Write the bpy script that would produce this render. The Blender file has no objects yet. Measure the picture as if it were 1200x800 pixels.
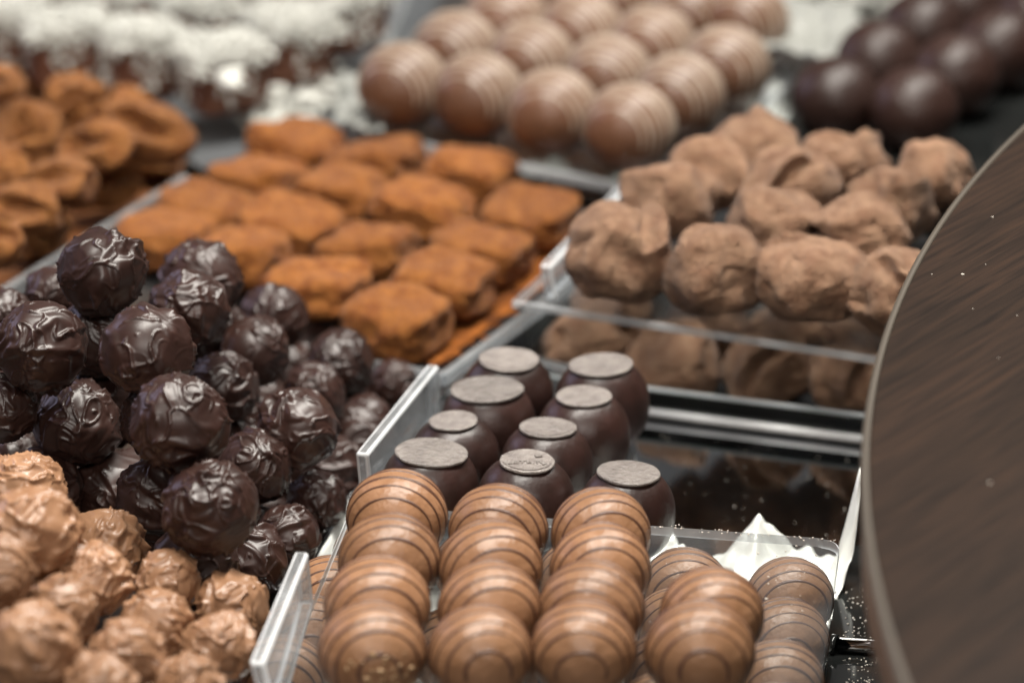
import bpy, bmesh, math, random
import numpy as np
from mathutils import Vector, Matrix

S = bpy.context.scene
COL = S.collection
R_ = math.radians
random.seed(7)

# ------------------------------------------------------------------ camera
FPX = 5000.0                       # focal length in pixels of the 1200 px wide picture (150 mm on 36 mm)
PITCH = R_(21.7)
CAM = np.array([0.0, 0.0, 0.574])
cd = bpy.data.cameras.new("camera")
cam = bpy.data.objects.new("camera", cd)
COL.objects.link(cam)
cd.sensor_width = 36.0
cd.lens = 150.0
cd.clip_start = 0.05
cd.clip_end = 50.0
cam.location = CAM
cam.rotation_euler = (math.pi / 2 - PITCH, 0, 0)
cd.dof.use_dof = True
cd.dof.focus_distance = 1.30
cd.dof.aperture_fstop = 7.4
cd.dof.aperture_blades = 9
S.camera = cam

# ------------------------------------------------------------------ world and lamps
W = bpy.data.worlds.new("World")
S.world = W
W.use_nodes = True
wn = W.node_tree
wn.nodes.clear()
wo = wn.nodes.new("ShaderNodeOutputWorld")
wb = wn.nodes.new("ShaderNodeBackground")
wt = wn.nodes.new("ShaderNodeTexCoord")
wnz = wn.nodes.new("ShaderNodeTexNoise"); wnz.inputs["Scale"].default_value = 1.6; wnz.inputs["Detail"].default_value = 3
wr = wn.nodes.new("ShaderNodeValToRGB")
wr.color_ramp.elements[0].position = 0.38; wr.color_ramp.elements[0].color = (0.05, 0.05, 0.055, 1)
wr.color_ramp.elements[1].position = 0.68; wr.color_ramp.elements[1].color = (0.52, 0.50, 0.50, 1)
wn.links.new(wt.outputs["Generated"], wnz.inputs["Vector"])
wn.links.new(wnz.outputs["Fac"], wr.inputs["Fac"])
wn.links.new(wr.outputs["Color"], wb.inputs["Color"])
wn.links.new(wb.outputs["Background"], wo.inputs["Surface"])
wb.inputs["Strength"].default_value = 0.28


def lamp(name, loc, target, sx, sy, power, col):
    l = bpy.data.lights.new(name, "AREA")
    l.shape = "RECTANGLE"; l.size = sx; l.size_y = sy; l.energy = power; l.color = col
    o = bpy.data.objects.new(name, l)
    o.location = loc
    d = Vector(target) - Vector(loc)
    o.rotation_euler = d.to_track_quat("-Z", "Y").to_euler()
    COL.objects.link(o)
    return o


lamp("strip_lamp", (0.12, 1.42, 1.25), (0.08, 1.38, 0.0), 0.20, 1.45, 47.0, (1.0, 0.955, 0.88))
lamp("strip_lamp", (0.75, 2.3, 1.1), (0.05, 1.35, 0.0), 0.30, 0.5, 3.0, (1.0, 0.95, 0.88))
lamp("window_lamp", (-1.5, 2.2, 0.8), (0.0, 1.35, 0.0), 1.0, 0.8, 6.5, (0.74, 0.71, 1.0))
lamp("front_fill_lamp", (-0.1, -0.7, 1.6), (0.0, 1.4, 0.0), 1.6, 0.7, 30.0, (1.0, 0.93, 0.86))  # added fill from the front, brightens the near sides of the sweets

S.view_settings.view_transform = "Standard"
S.view_settings.look = "None"
S.view_settings.exposure = -0.13
S.view_settings.gamma = 1.0
S.render.engine = "CYCLES"
S.cycles.use_denoising = True
S.cycles.max_bounces = 10
S.cycles.transparent_max_bounces = 16
S.cycles.caustics_reflective = False
S.cycles.caustics_refractive = False
S.cycles.sample_clamp_indirect = 6.0

# ------------------------------------------------------------------ where a picture point lies on a level z
SP, CP = math.sin(PITCH), math.cos(PITCH)


def P(px, py, z):
    u = (px - 600.0) / FPX
    v = (400.0 - py) / FPX
    d = np.array([u, CP + v * SP, -SP + v * CP])
    t = (z - CAM[2]) / d[2]
    return CAM + d * t


def dist(px, py, z):
    u = (px - 600.0) / FPX
    v = (400.0 - py) / FPX
    return (z - CAM[2]) / (-SP + v * CP)       # depth along the axis


# ------------------------------------------------------------------ noise (vectorised)
class VN:
    def __init__(s, seed):
        s.t = np.random.RandomState(seed).uniform(-1, 1, (32, 32, 32)).astype(np.float64)

    def __call__(s, p):
        p = p + 100.0
        i = np.floor(p).astype(int); f = p - i
        f = f * f * f * (f * (f * 6 - 15) + 10)
        i0 = i % 32; i1 = (i + 1) % 32
        t = s.t
        x, y, z = f[:, 0], f[:, 1], f[:, 2]
        def g(a, b, c): return t[a[:, 0], b[:, 1], c[:, 2]]
        c00 = g(i0, i0, i0) * (1 - x) + g(i1, i0, i0) * x
        c10 = g(i0, i1, i0) * (1 - x) + g(i1, i1, i0) * x
        c01 = g(i0, i0, i1) * (1 - x) + g(i1, i0, i1) * x
        c11 = g(i0, i1, i1) * (1 - x) + g(i1, i1, i1) * x
        return (c00 * (1 - y) + c10 * y) * (1 - z) + (c01 * (1 - y) + c11 * y) * z


def sstep(a, b, x):
    t = np.clip((x - a) / (b - a), 0, 1)
    return t * t * (3 - 2 * t)


_ico = {}


def ico(n):
    if n not in _ico:
        bm = bmesh.new()
        bmesh.ops.create_icosphere(bm, subdivisions=n, radius=1.0)
        v = np.array([x.co[:] for x in bm.verts]); f = [[y.index for y in x.verts] for x in bm.faces]
        bm.free()
        v /= np.linalg.norm(v, axis=1)[:, None]
        _ico[n] = (v, f)
    return _ico[n]


def mesh(name, verts, faces, mats, smooth=True, midx=None):
    m = bpy.data.meshes.new(name)
    m.from_pydata([tuple(map(float, v)) for v in verts], [], [tuple(f) for f in faces])
    for x in (mats if isinstance(mats, (list, tuple)) else [mats]):
        m.materials.append(x)
    if smooth:
        m.polygons.foreach_set("use_smooth", [True] * len(m.polygons))
    if midx is not None:
        m.polygons.foreach_set("material_index", midx)
    m.update()
    return m


def link(name, data, loc=(0, 0, 0), rot=(0, 0, 0), scale=1.0, parent=None, label=None, cat=None, group=None, kind=None):
    o = bpy.data.objects.new(name, data)
    COL.objects.link(o)
    o.location = loc; o.rotation_euler = rot
    o.scale = (scale,) * 3 if isinstance(scale, (int, float)) else scale
    if parent: o.parent = parent
    if label: o["label"] = label
    if cat: o["category"] = cat
    if group: o["group"] = group
    if kind: o["kind"] = kind
    return o


# ------------------------------------------------------------------ materials
def mat(name, base, rough=0.5, spec=0.5, metal=0.0, sheen=0.0, coat=0.0, noise=None, bump=None, bump2=None):
    """noise=(scale, colour2, detail, lo, hi); bump=(scale, strength, distance)"""
    m = bpy.data.materials.new(name); m.use_nodes = True
    nt = m.node_tree; b = nt.nodes["Principled BSDF"]
    b.inputs["Base Color"].default_value = (*base, 1)
    b.inputs["Roughness"].default_value = rough
    b.inputs["Specular IOR Level"].default_value = spec
    b.inputs["Metallic"].default_value = metal
    b.inputs["Sheen Weight"].default_value = sheen
    b.inputs["Coat Weight"].default_value = coat
    tc = nt.nodes.new("ShaderNodeTexCoord")
    oi = nt.nodes.new("ShaderNodeObjectInfo")
    add = nt.nodes.new("ShaderNodeVectorMath"); add.operation = "ADD"
    nt.links.new(tc.outputs["Object"], add.inputs[0])
    nt.links.new(oi.outputs["Random"], add.inputs[1])
    if noise:
        sc, c2, det, lo, hi = noise
        n = nt.nodes.new("ShaderNodeTexNoise"); n.inputs["Scale"].default_value = sc; n.inputs["Detail"].default_value = det
        r = nt.nodes.new("ShaderNodeValToRGB")
        r.color_ramp.elements[0].position = lo; r.color_ramp.elements[0].color = (*base, 1)
        r.color_ramp.elements[1].position = hi; r.color_ramp.elements[1].color = (*c2, 1)
        nt.links.new(add.outputs[0], n.inputs["Vector"])
        nt.links.new(n.outputs["Fac"], r.inputs["Fac"])
        # each piece a touch lighter or darker
        hs = nt.nodes.new("ShaderNodeHueSaturation")
        mr = nt.nodes.new("ShaderNodeMapRange"); mr.inputs["To Min"].default_value = 0.86; mr.inputs["To Max"].default_value = 1.14
        nt.links.new(oi.outputs["Random"], mr.inputs["Value"])
        nt.links.new(mr.outputs[0], hs.inputs["Value"])
        nt.links.new(r.outputs["Color"], hs.inputs["Color"])
        nt.links.new(hs.outputs["Color"], b.inputs["Base Color"])
    last = None
    for bp in (bump, bump2):
        if not bp: continue
        sc, st, di = bp
        n = nt.nodes.new("ShaderNodeTexNoise"); n.inputs["Scale"].default_value = sc; n.inputs["Detail"].default_value = 4
        k = nt.nodes.new("ShaderNodeBump"); k.inputs["Strength"].default_value = st; k.inputs["Distance"].default_value = di
        nt.links.new(add.outputs[0], n.inputs["Vector"])
        nt.links.new(n.outputs["Fac"], k.inputs["Height"])
        if last: nt.links.new(last.outputs[0], k.inputs["Normal"])
        last = k
    if last: nt.links.new(last.outputs[0], b.inputs["Normal"])
    return m


# meshes of the sweets are built at unit radius and scaled, so the texture scales below are per radius
M = {}
M["dark"] = mat("dark_chocolate", (0.026, 0.0115, 0.0085), 0.37, 0.55, noise=(2.2, (0.040, 0.018, 0.014), 3, .35, .7))
M["milk"] = mat("milk_chocolate", (0.255, 0.130, 0.067), 0.33, 0.5, noise=(2.5, (0.35, 0.195, 0.112), 4, .3, .7), bump=(24, .04, .03))
M["dome"] = mat("dark_praline_chocolate", (0.024, 0.0105, 0.0080), 0.38, 0.5, noise=(2, (0.036, 0.016, 0.013), 3, .4, .7), bump=(1.5, .05, .03))
M["disc"] = mat("praline_sole", (0.16, 0.138, 0.128), 0.24, 0.7, noise=(3, (0.26, 0.23, 0.21), 5, .3, .7), bump=(9, .25, .03), bump2=(60, .25, .02))
M["striped"] = mat("caramel_milk_chocolate", (0.245, 0.124, 0.062), 0.37, 0.45, noise=(2.0, (0.30, 0.158, 0.083), 3, .35, .7), bump=(3, .10, .04), bump2=(35, .06, .02))
M["drizzle"] = mat("brown_drizzle", (0.090, 0.040, 0.024), 0.4, 0.5, bump=(20, .1, .02))
M["milk_far"] = mat("milk_praline_chocolate", (0.120, 0.056, 0.030), 0.38, 0.5, noise=(2.0, (0.14, 0.068, 0.040), 3, .35, .7), bump=(3, .10, .04))
M["white_drizzle"] = mat("white_drizzle", (0.35, 0.28, 0.22), 0.4, 0.5, bump=(20, .1, .02))
M["far_dark"] = mat("dark_ball_chocolate", (0.026, 0.012, 0.009), 0.42, 0.4, noise=(2, (0.030, 0.0145, 0.011), 3, .4, .7), bump=(3, .1, .03))
M["cocoa"] = mat("light_cocoa_powder", (0.38, 0.200, 0.120), 0.95, 0.1, sheen=0.25, noise=(3.2, (0.58, 0.35, 0.222), 9, .34, .66), bump=(9, .8, .07), bump2=(50, .9, .04))
M["orange"] = mat("orange_cocoa_powder", (0.33, 0.092, 0.016), 0.95, 0.1, sheen=0.2, noise=(3.2, (0.60, 0.225, 0.050), 8, .32, .66), bump=(9, .6, .06), bump2=(60, .7, .03))
M["orange_dusk"] = mat("brown_cocoa_powder", (0.30, 0.100, 0.024), 0.95, 0.1, sheen=0.2, noise=(2.6, (0.52, 0.215, 0.062), 8, .32, .66), bump=(9, .6, .06), bump2=(60, .6, .03))
M["brown_cube"] = mat("gingerbread_brown", (0.15, 0.055, 0.025), 0.6, 0.4, noise=(3, (0.10, 0.036, 0.018), 4, .3, .7), bump=(8, .5, .05))
M["coco"] = mat("coconut_white", (0.56, 0.56, 0.52), 0.8, 0.3)
M["crumb"] = mat("nut_crumb", (0.36, 0.23, 0.12), 0.6, 0.4)
M["layer"] = mat("cocoa_powder_layer", (0.08, 0.026, 0.008), 0.95, 0.1, noise=(90, (.26, .085, .018), 6, .42, .62), bump=(500, .8, .0006))
M["speck"] = mat("sugar_speck", (0.55, 0.50, 0.44), 0.7, 0.3)
M["silver"] = mat("silver_foil", (0.90, 0.92, 0.88), 0.42, 0.5, metal=0.35, bump=(60, .4, .002))
M["paper"] = mat("white_paper", (0.27, 0.275, 0.255), 0.55, 0.4)
M["steel"] = mat("polished_steel", (0.74, 0.76, 0.78), 0.06, 0.5, metal=1.0, noise=(60, (0.60, 0.62, 0.64), 3, .3, .7))
M["highlight"] = mat("highlight_white", (0.95, 0.95, 0.95), 0.4, 0.8, metal=.15)  # near-white colour that paints the highlight along the black front panel
M["dull"] = mat("dull_steel", (0.22, 0.23, 0.24), 0.45, 0.5, metal=.6)
M["blackgloss"] = mat("black_glass", (0.010, 0.011, 0.011), 0.08, 0.6, noise=(30, (0.02, 0.021, 0.02), 4, .4, .8))
M["counter"] = mat("dark_counter", (0.030, 0.022, 0.018), 0.30, 0.5, noise=(20, (0.05, 0.034, 0.026), 4, .4, .8))


def acrylic(name, tint, edge):
    m = bpy.data.materials.new(name); m.use_nodes = True
    nt = m.node_tree; nt.nodes.clear()
    out = nt.nodes.new("ShaderNodeOutputMaterial")
    tr = nt.nodes.new("ShaderNodeBsdfTransparent"); tr.inputs["Color"].default_value = (*tint, 1)
    gl = nt.nodes.new("ShaderNodeBsdfGlossy"); gl.inputs["Roughness"].default_value = 0.06 if not edge else 0.25
    lw = nt.nodes.new("ShaderNodeLayerWeight"); lw.inputs["Blend"].default_value = 0.5     # Schlick reflectance, alike from both sides
    pw = nt.nodes.new("ShaderNodeMath"); pw.operation = "POWER"; pw.inputs[1].default_value = 5
    nt.links.new(lw.outputs["Facing"], pw.inputs[0])
    fr = nt.nodes.new("ShaderNodeMath"); fr.operation = "MULTIPLY_ADD"; fr.inputs[1].default_value = .92; fr.inputs[2].default_value = .04
    nt.links.new(pw.outputs[0], fr.inputs[0])
    mx = nt.nodes.new("ShaderNodeMixShader")
    nt.links.new(fr.outputs[0], mx.inputs[0]); nt.links.new(tr.outputs[0], mx.inputs[1]); nt.links.new(gl.outputs[0], mx.inputs[2])
    # handling haze: fine dust and smears; on edges, white painted in for their glint
    df = nt.nodes.new("ShaderNodeBsdfDiffuse"); df.inputs["Color"].default_value = (0.72, 0.74, 0.76, 1)
    tc = nt.nodes.new("ShaderNodeTexCoord"); nz = nt.nodes.new("ShaderNodeTexNoise")
    nz.inputs["Scale"].default_value = 45; nz.inputs["Detail"].default_value = 7
    mr = nt.nodes.new("ShaderNodeMapRange")
    mr.inputs["From Min"].default_value = .35; mr.inputs["From Max"].default_value = .75
    mr.inputs["To Min"].default_value = 0.40 if edge else 0.0; mr.inputs["To Max"].default_value = 0.70 if edge else 0.035
    nt.links.new(tc.outputs["Object"], nz.inputs["Vector"]); nt.links.new(nz.outputs["Fac"], mr.inputs["Value"])
    m2 = nt.nodes.new("ShaderNodeMixShader")
    nt.links.new(mr.outputs[0], m2.inputs[0]); nt.links.new(mx.outputs[0], m2.inputs[1]); nt.links.new(df.outputs[0], m2.inputs[2])
    nt.links.new(m2.outputs[0], out.inputs["Surface"])
    return m


M["acrylic"] = acrylic("clear_acrylic", (0.96, 0.97, 0.97), False)
M["acrylic_edge"] = acrylic("polished_acrylic_edge", (0.80, 0.84, 0.86), True)


def frosted(name, lo, hi):
    """thick acrylic lip: milky, half clear"""
    m = acrylic(name, (0.85, 0.88, 0.9), True)
    for n in m.node_tree.nodes:
        if n.type == "MAP_RANGE":
            n.inputs["To Min"].default_value = lo; n.inputs["To Max"].default_value = hi
    return m


M["lip"] = frosted("milky_acrylic", 0.10, 0.34)
M["lip_edge"] = frosted("lip_edge_glint", 0.65, 0.9)  # bevel reflection painted as strong white diffuse


def wood_mat():
    m = bpy.data.materials.new("dark_wood_laminate"); m.use_nodes = True
    nt = m.node_tree; b = nt.nodes["Principled BSDF"]
    tc = nt.nodes.new("ShaderNodeTexCoord")
    mp = nt.nodes.new("ShaderNodeMapping"); mp.vector_type = "POINT"
    mp.inputs["Rotation"].default_value = (0, 0, R_(-54))
    sc = nt.nodes.new("ShaderNodeMapping"); sc.inputs["Scale"].default_value = (26, 420, 1)
    nt.links.new(tc.outputs["Object"], mp.inputs[0]); nt.links.new(mp.outputs[0], sc.inputs[0])
    n1 = nt.nodes.new("ShaderNodeTexNoise"); n1.inputs["Scale"].default_value = 1.0; n1.inputs["Detail"].default_value = 6; n1.inputs["Distortion"].default_value = .4
    nt.links.new(sc.outputs[0], n1.inputs["Vector"])
    r = nt.nodes.new("ShaderNodeValToRGB")
    e = r.color_ramp.elements
    e[0].position = .30; e[0].color = (0.016, 0.0105, 0.0080, 1)
    e[1].position = .72; e[1].color = (0.038, 0.0215, 0.0140, 1)
    x = r.color_ramp.elements.new(.5); x.color = (0.026, 0.0160, 0.0115, 1)
    nt.links.new(n1.outputs["Fac"], r.inputs["Fac"])
    s2 = nt.nodes.new("ShaderNodeMapping"); s2.inputs["Scale"].default_value = (5, 34, 1)
    nt.links.new(mp.outputs[0], s2.inputs[0])
    n2 = nt.nodes.new("ShaderNodeTexNoise"); n2.inputs["Scale"].default_value = 1.0; n2.inputs["Detail"].default_value = 3
    nt.links.new(s2.outputs[0], n2.inputs["Vector"])
    mx = nt.nodes.new("ShaderNodeMixRGB"); mx.blend_type = "MULTIPLY"; mx.inputs[0].default_value = .6
    r2 = nt.nodes.new("ShaderNodeValToRGB"); r2.color_ramp.elements[0].position = .35; r2.color_ramp.elements[0].color = (.62, .68, .70, 1); r2.color_ramp.elements[1].position = .65; r2.color_ramp.elements[1].color = (1, 1, 1, 1)
    nt.links.new(n2.outputs["Fac"], r2.inputs["Fac"])
    nt.links.new(r.outputs["Color"], mx.inputs[1]); nt.links.new(r2.outputs["Color"], mx.inputs[2])
    nt.links.new(mx.outputs[0], b.inputs["Base Color"])
    b.inputs["Roughness"].default_value = .36; b.inputs["Specular IOR Level"].default_value = .12
    k = nt.nodes.new("ShaderNodeBump"); k.inputs["Strength"].default_value = .25; k.inputs["Distance"].default_value = .0004
    nt.links.new(n1.outputs["Fac"], k.inputs["Height"]); nt.links.new(k.outputs[0], b.inputs["Normal"])
    return m


M["wood"] = wood_mat()
M["banding"] = mat("edge_banding", (0.070, 0.057, 0.043), 0.55, 0.5)
M["banding_side"] = mat("edge_banding_side", (0.085, 0.048, 0.028), 0.45, 0.5)

# ------------------------------------------------------------------ sweet meshes (unit radius)
def swirl_mesh(seed, material, rough=1.0):
    v, f = ico(6)
    rs = np.random.RandomState(seed)
    N = [VN(seed * 7 + k) for k in range(5)]
    o = rs.uniform(0, 30, 3)
    r = np.ones(len(v)) + 0.03 * N[0](v * 1.3 + o)
    warp = np.stack([N[1](v * 1.5 + o), N[2](v * 1.5 + o), N[3](v * 1.5 + o)], 1)
    q = v + 0.30 * warp
    # smooth drawn bands in a few patches
    for k in range(3):
        a = rs.normal(size=3); a /= np.linalg.norm(a)
        fr = rs.uniform(8.0, 13.0)
        ph = q @ a * fr + rs.uniform(0, 6)
        s = (0.5 + 0.5 * np.sin(ph + 0.6 * np.sin(ph))) ** 1.6
        mk = sstep(0.0, 0.42, N[(k + 1) % 5](v * 1.15 + o + 5.1 * k))
        r += rough * (rs.uniform(0.07, 0.11) * s - .03) * mk
    # finer, closer ridges
    for k in range(2):
        a = rs.normal(size=3); a /= np.linalg.norm(a)
        ph = (q + .12 * warp[:, ::-1]) @ a * rs.uniform(13, 18)
        mk = sstep(0.02, 0.35, N[(k + 3) % 5](v * 1.4 + o + 2.3 * k + 17))
        r += rough * rs.uniform(.03, .05) * (0.5 + 0.5 * np.sin(ph)) ** 2.2 * mk
    # long curved ropes
    for k in range(3):
        g = N[(k + 2) % 5](q * rs.uniform(1.5, 2.3) + o + 3.7 * k)
        w = rs.uniform(.05, .075)
        mk = sstep(-.15, 0.25, N[k](v * 1.5 + o + 11 + k))
        r += rough * rs.uniform(.045, .08) * np.exp(-(g / w) ** 2) * mk
    # short pinched peaks where the fork let go
    for k in range(rs.randint(24, 40)):
        a = rs.normal(size=3); a /= np.linalg.norm(a)
        b = np.cross(a, rs.normal(size=3)); b /= np.linalg.norm(b)
        c = np.cross(a, b)
        d2 = (v @ b / rs.uniform(.04, .12)) ** 2 + (v @ c / rs.uniform(.018, .034)) ** 2
        r += rough * rs.uniform(0.03, 0.075) * np.exp(-d2) * (v @ a > 0)
    # a pressed flat spot
    a = rs.normal(size=3); a /= np.linalg.norm(a)
    h = (v @ a) * r
    p = v * r[:, None]
    lim = 0.92
    p -= a[None, :] * np.clip(h - lim, 0, 1)[:, None] * 0.8
    return mesh("swirl_truffle", p, f, material)


def lump_mesh(seed, material, fold=0.3, name="cocoa_truffle", squash=(1, 1, .88), sub=5):
    v, f = ico(sub)
    rs = np.random.RandomState(seed)
    N = [VN(seed * 11 + k) for k in range(7)]
    o = rs.uniform(0, 30, 3)
    V1 = np.stack([N[0](v * 1.25 + o), N[1](v * 1.25 + o), N[2](v * 1.25 + o)], 1)
    V2 = np.stack([N[3](v * 2.9 + o), N[4](v * 2.9 + o), N[5](v * 2.9 + o)], 1)
    p = v * (1 + 0.10 * N[6](v * 2.0 + o))[:, None] + fold * V1 + fold * 0.30 * V2
    cr = np.clip(1 - np.abs(N[6](v * 1.7 + o + 9)) * 7, 0, 1)
    p -= v * (0.10 * cr * sstep(-.1, .3, N[3](v * 1.2 + o)))[:, None]
    # a folded lip
    a = rs.normal(size=3); a[2] = abs(a[2]); a /= np.linalg.norm(a)
    b = np.cross(a, rs.normal(size=3)); b /= np.linalg.norm(b)
    d = v @ b - 0.12 * N[1](v * 3 + o)
    m = sstep(0.3, 0.8, v @ a)
    p += (a * 0.20)[None, :] * (m * np.exp(-((d - .05) / .13) ** 2))[:, None]
    p += (b * 0.16)[None, :] * (m * np.exp(-((d - .05) / .13) ** 2))[:, None]
    p -= (a * 0.20)[None, :] * (m * np.exp(-((d - .33) / .13) ** 2))[:, None]
    p += v * (0.018 * N[2](v * 9 + o) + 0.012 * N[4](v * 19 + o))[:, None]
    p -= p.mean(0)
    p /= np.percentile(np.linalg.norm(p, axis=1), 70)
    p *= np.array(squash)
    low = p[:, 2] < -.66
    p[low, 2] = -.66 + (p[low, 2] + .66) * .25
    return mesh(name, p, f, material)


def curl_mesh(seed, material):
    """a lump folded over on itself, with a hollow in the middle of the fold"""
    v, f = ico(5)
    rs = np.random.RandomState(seed)
    N = [VN(seed * 13 + k) for k in range(4)]
    o = rs.uniform(0, 30, 3)
    p = v * np.array([1.25, .85, .8])
    a = np.array([rs.uniform(-.4, .4), -0.75, 0.65]); a /= np.linalg.norm(a)
    h = v @ a
    b = np.cross(a, [0, 0, 1.0]); b /= np.linalg.norm(b); c = np.cross(a, b)
    rr = np.sqrt((v @ b / .62) ** 2 + (v @ c / .36) ** 2)
    dent = np.exp(-(rr) ** 2.5) * (h > 0)
    p -= a[None, :] * (0.50 * dent)[:, None]
    V = np.stack([N[0](v * 1.5 + o), N[1](v * 1.5 + o), N[2](v * 1.5 + o)], 1)
    p += 0.20 * V + v * (0.008 * N[3](v * 8 + o))[:, None]
    p -= p.mean(0)
    return mesh("folded_truffle", p, f, material)


def block_mesh(seed, material, half=(1, 1, .60), lump=.11, n=5):
    v, f = ico(n)
    rs = np.random.RandomState(seed)
    N = [VN(seed * 17 + k) for k in range(4)]
    o = rs.uniform(0, 30, 3)
    e = 4.2
    nrm = (np.abs(v) ** e).sum(1) ** (1 / e)
    p = v / nrm[:, None]
    p = p * np.array(half)
    V = np.stack([N[0](v * 1.4 + o), N[1](v * 1.4 + o), N[2](v * 1.4 + o)], 1)
    V2 = np.stack([N[1](v * 3.7 + o), N[2](v * 3.7 + o), N[3](v * 3.7 + o)], 1)
    p += v * (0.05 * np.sin(6.5 * (v @ np.array([.6, .8, 0])) + 2.5 * N[0](v * 1.6 + o)) * (v[:, 2] > 0) * v[:, 2])[:, None]
    p += lump * V + lump * .34 * V2 + v * (0.014 * N[3](v * 12 + o))[:, None]
    return mesh("cocoa_block", p, f, material)


def ball_mesh(seed, material, ax=(1, 1, .95), name="body"):
    v, f = ico(5)
    N = VN(seed)
    p = v * (1 + 0.008 * N(v * 1.5) + 0.003 * N(v * 5))[:, None] * np.array(ax)
    p[:, 2] = np.maximum(p[:, 2], -0.86)
    return mesh(name, p, f, material), N


def stripe_mesh(seed, material, ax=(1, 1, .95), count=8, width=.042, step=.262, start=-.90):
    """drizzle lines: parallel upright rings round the axis that points at the viewer (-y)"""
    N = VN(seed); rs = np.random.RandomState(seed)
    V, F = [], []
    skew = rs.uniform(-.05, .05)
    for k in range(count):
        t0 = start + step * k + rs.uniform(-.02, .02)
        if t0 > .93: break
        n = 72; base = len(V)
        ph = rs.uniform(0, 6)
        # the ends stop at different heights down the sides
        a0 = R_(rs.uniform(-122, -104)); a1 = R_(rs.uniform(104, 122))
        w0 = width * rs.uniform(.75, 1.25)
        for i in range(n + 1):
            a = a0 + (a1 - a0) * i / n
            t = t0 + 0.014 * math.sin(a * 1.7 + ph) + skew * math.sin(a) * .6
            t = max(-.97, min(.97, t))
            rr = math.sqrt(1 - t * t)
            d = np.array([rr * math.sin(a), t, rr * math.cos(a)])
            body = (1 + 0.008 * N(d[None] * 1.5)[0] + 0.003 * N(d[None] * 5)[0])
            taper = min(1, (min(i, n - i) + 1) / 5)
            w = w0 * taper * (1 + .18 * math.sin(a * 5 + ph))
            side = np.array([-t * math.sin(a), rr, -t * math.cos(a)])
            for s, hgt in ((-1.0, -.012), (-.55, .010), (0, .016), (.55, .010), (1.0, -.012)):
                V.append((d * (body + hgt) + side * w * s) * np.array(ax))
        for i in range(n):
            for j in range(4):
                q = base + i * 5 + j
                F.append((q, q + 1, q + 6, q + 5))
    return mesh("drizzle", V, F, material)


def lathe(name, prof, mats, n=64, wob=0.0, seed=0, midx_fn=None):
    rs = np.random.RandomState(seed)
    ph = rs.uniform(0, 6, 4)
    V, F = [], []
    for (r, z) in prof:
        for i in range(n):
            a = 2 * math.pi * i / n
            rr = r * (1 + wob * (math.sin(2 * a + ph[0]) + .6 * math.sin(3 * a + ph[1]) + .3 * math.sin(7 * a + ph[2])))
            V.append((rr * math.cos(a), rr * math.sin(a), z))
    k = len(prof)
    for j in range(k - 1):
        for i in range(n):
            F.append((j * n + i, j * n + (i + 1) % n, (j + 1) * n + (i + 1) % n, (j + 1) * n + i))
    F.append(tuple(range(n))[::-1]); F.append(tuple((k - 1) * n + i for i in range(n)))
    return mesh(name, V, F, mats)


# ------------------------------------------------------------------ slabs, prisms
def prism(name, pts, z0, z1, mface, medge, bevel=0.0006):
    """pts: world xy outline (any winding) -> closed slab; the edges get their own material"""
    n = len(pts)
    area = sum(pts[i][0] * pts[(i + 1) % n][1] - pts[(i + 1) % n][0] * pts[i][1] for i in range(n))
    if area < 0: pts = pts[::-1]
    bm = bmesh.new()
    lo = [bm.verts.new((p[0], p[1], z0)) for p in pts]
    hi = [bm.verts.new((p[0], p[1], z1)) for p in pts]
    bm.faces.new(hi); bm.faces.new(lo[::-1])
    for i in range(n):
        fc = bm.faces.new((lo[i], lo[(i + 1) % n], hi[(i + 1) % n], hi[i])); fc.material_index = 1
    if bevel:
        es = [e for e in bm.edges if abs(e.verts[0].co.z - e.verts[1].co.z) < 1e-9]
        bmesh.ops.bevel(bm, geom=es, offset=bevel, segments=2, affect="EDGES", profile=.5)
        for fc in bm.faces:
            if abs(fc.normal.z) < .98: fc.material_index = 1
    m = bpy.data.meshes.new(name); bm.to_mesh(m); bm.free()
    m.materials.append(mface); m.materials.append(medge)
    return m


def hexa(name, c, mats, bevel=.0006, seg=2, bmat=-1):
    """c: 8 corners, bottom four then top four, same order"""
    bm = bmesh.new()
    v = [bm.verts.new(tuple(map(float, p))) for p in c]
    for f in ((0, 3, 2, 1), (4, 5, 6, 7), (0, 1, 5, 4), (1, 2, 6, 5), (2, 3, 7, 6), (3, 0, 4, 7)):
        bm.faces.new([v[i] for i in f])
    bmesh.ops.recalc_face_normals(bm, faces=bm.faces)
    if bevel: bmesh.ops.bevel(bm, geom=list(bm.edges), offset=bevel, segments=seg, affect="EDGES", profile=.5, material=bmat)
    m = bpy.data.meshes.new(name); bm.to_mesh(m); bm.free()
    for x in (mats if isinstance(mats, (list, tuple)) else [mats]): m.materials.append(x)
    m.polygons.foreach_set("use_smooth", [False] * len(m.polygons))
    return m


def px_pts(l, z): return [tuple(P(a, b, z)[:2]) for a, b in l]


def round_corner(pts, idx, rad, n=8):
    a, b, c = (np.array(pts[idx - 1]), np.array(pts[idx]), np.array(pts[(idx + 1) % len(pts)]))
    u = (a - b) / np.linalg.norm(a - b); w = (c - b) / np.linalg.norm(c - b)
    s, e = b + u * rad, b + w * rad
    out = [tuple((1 - t) ** 2 * s + 2 * t * (1 - t) * b + t * t * e) for t in np.linspace(0, 1, n)]
    return pts[:idx] + out + pts[idx + 1:]


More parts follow.
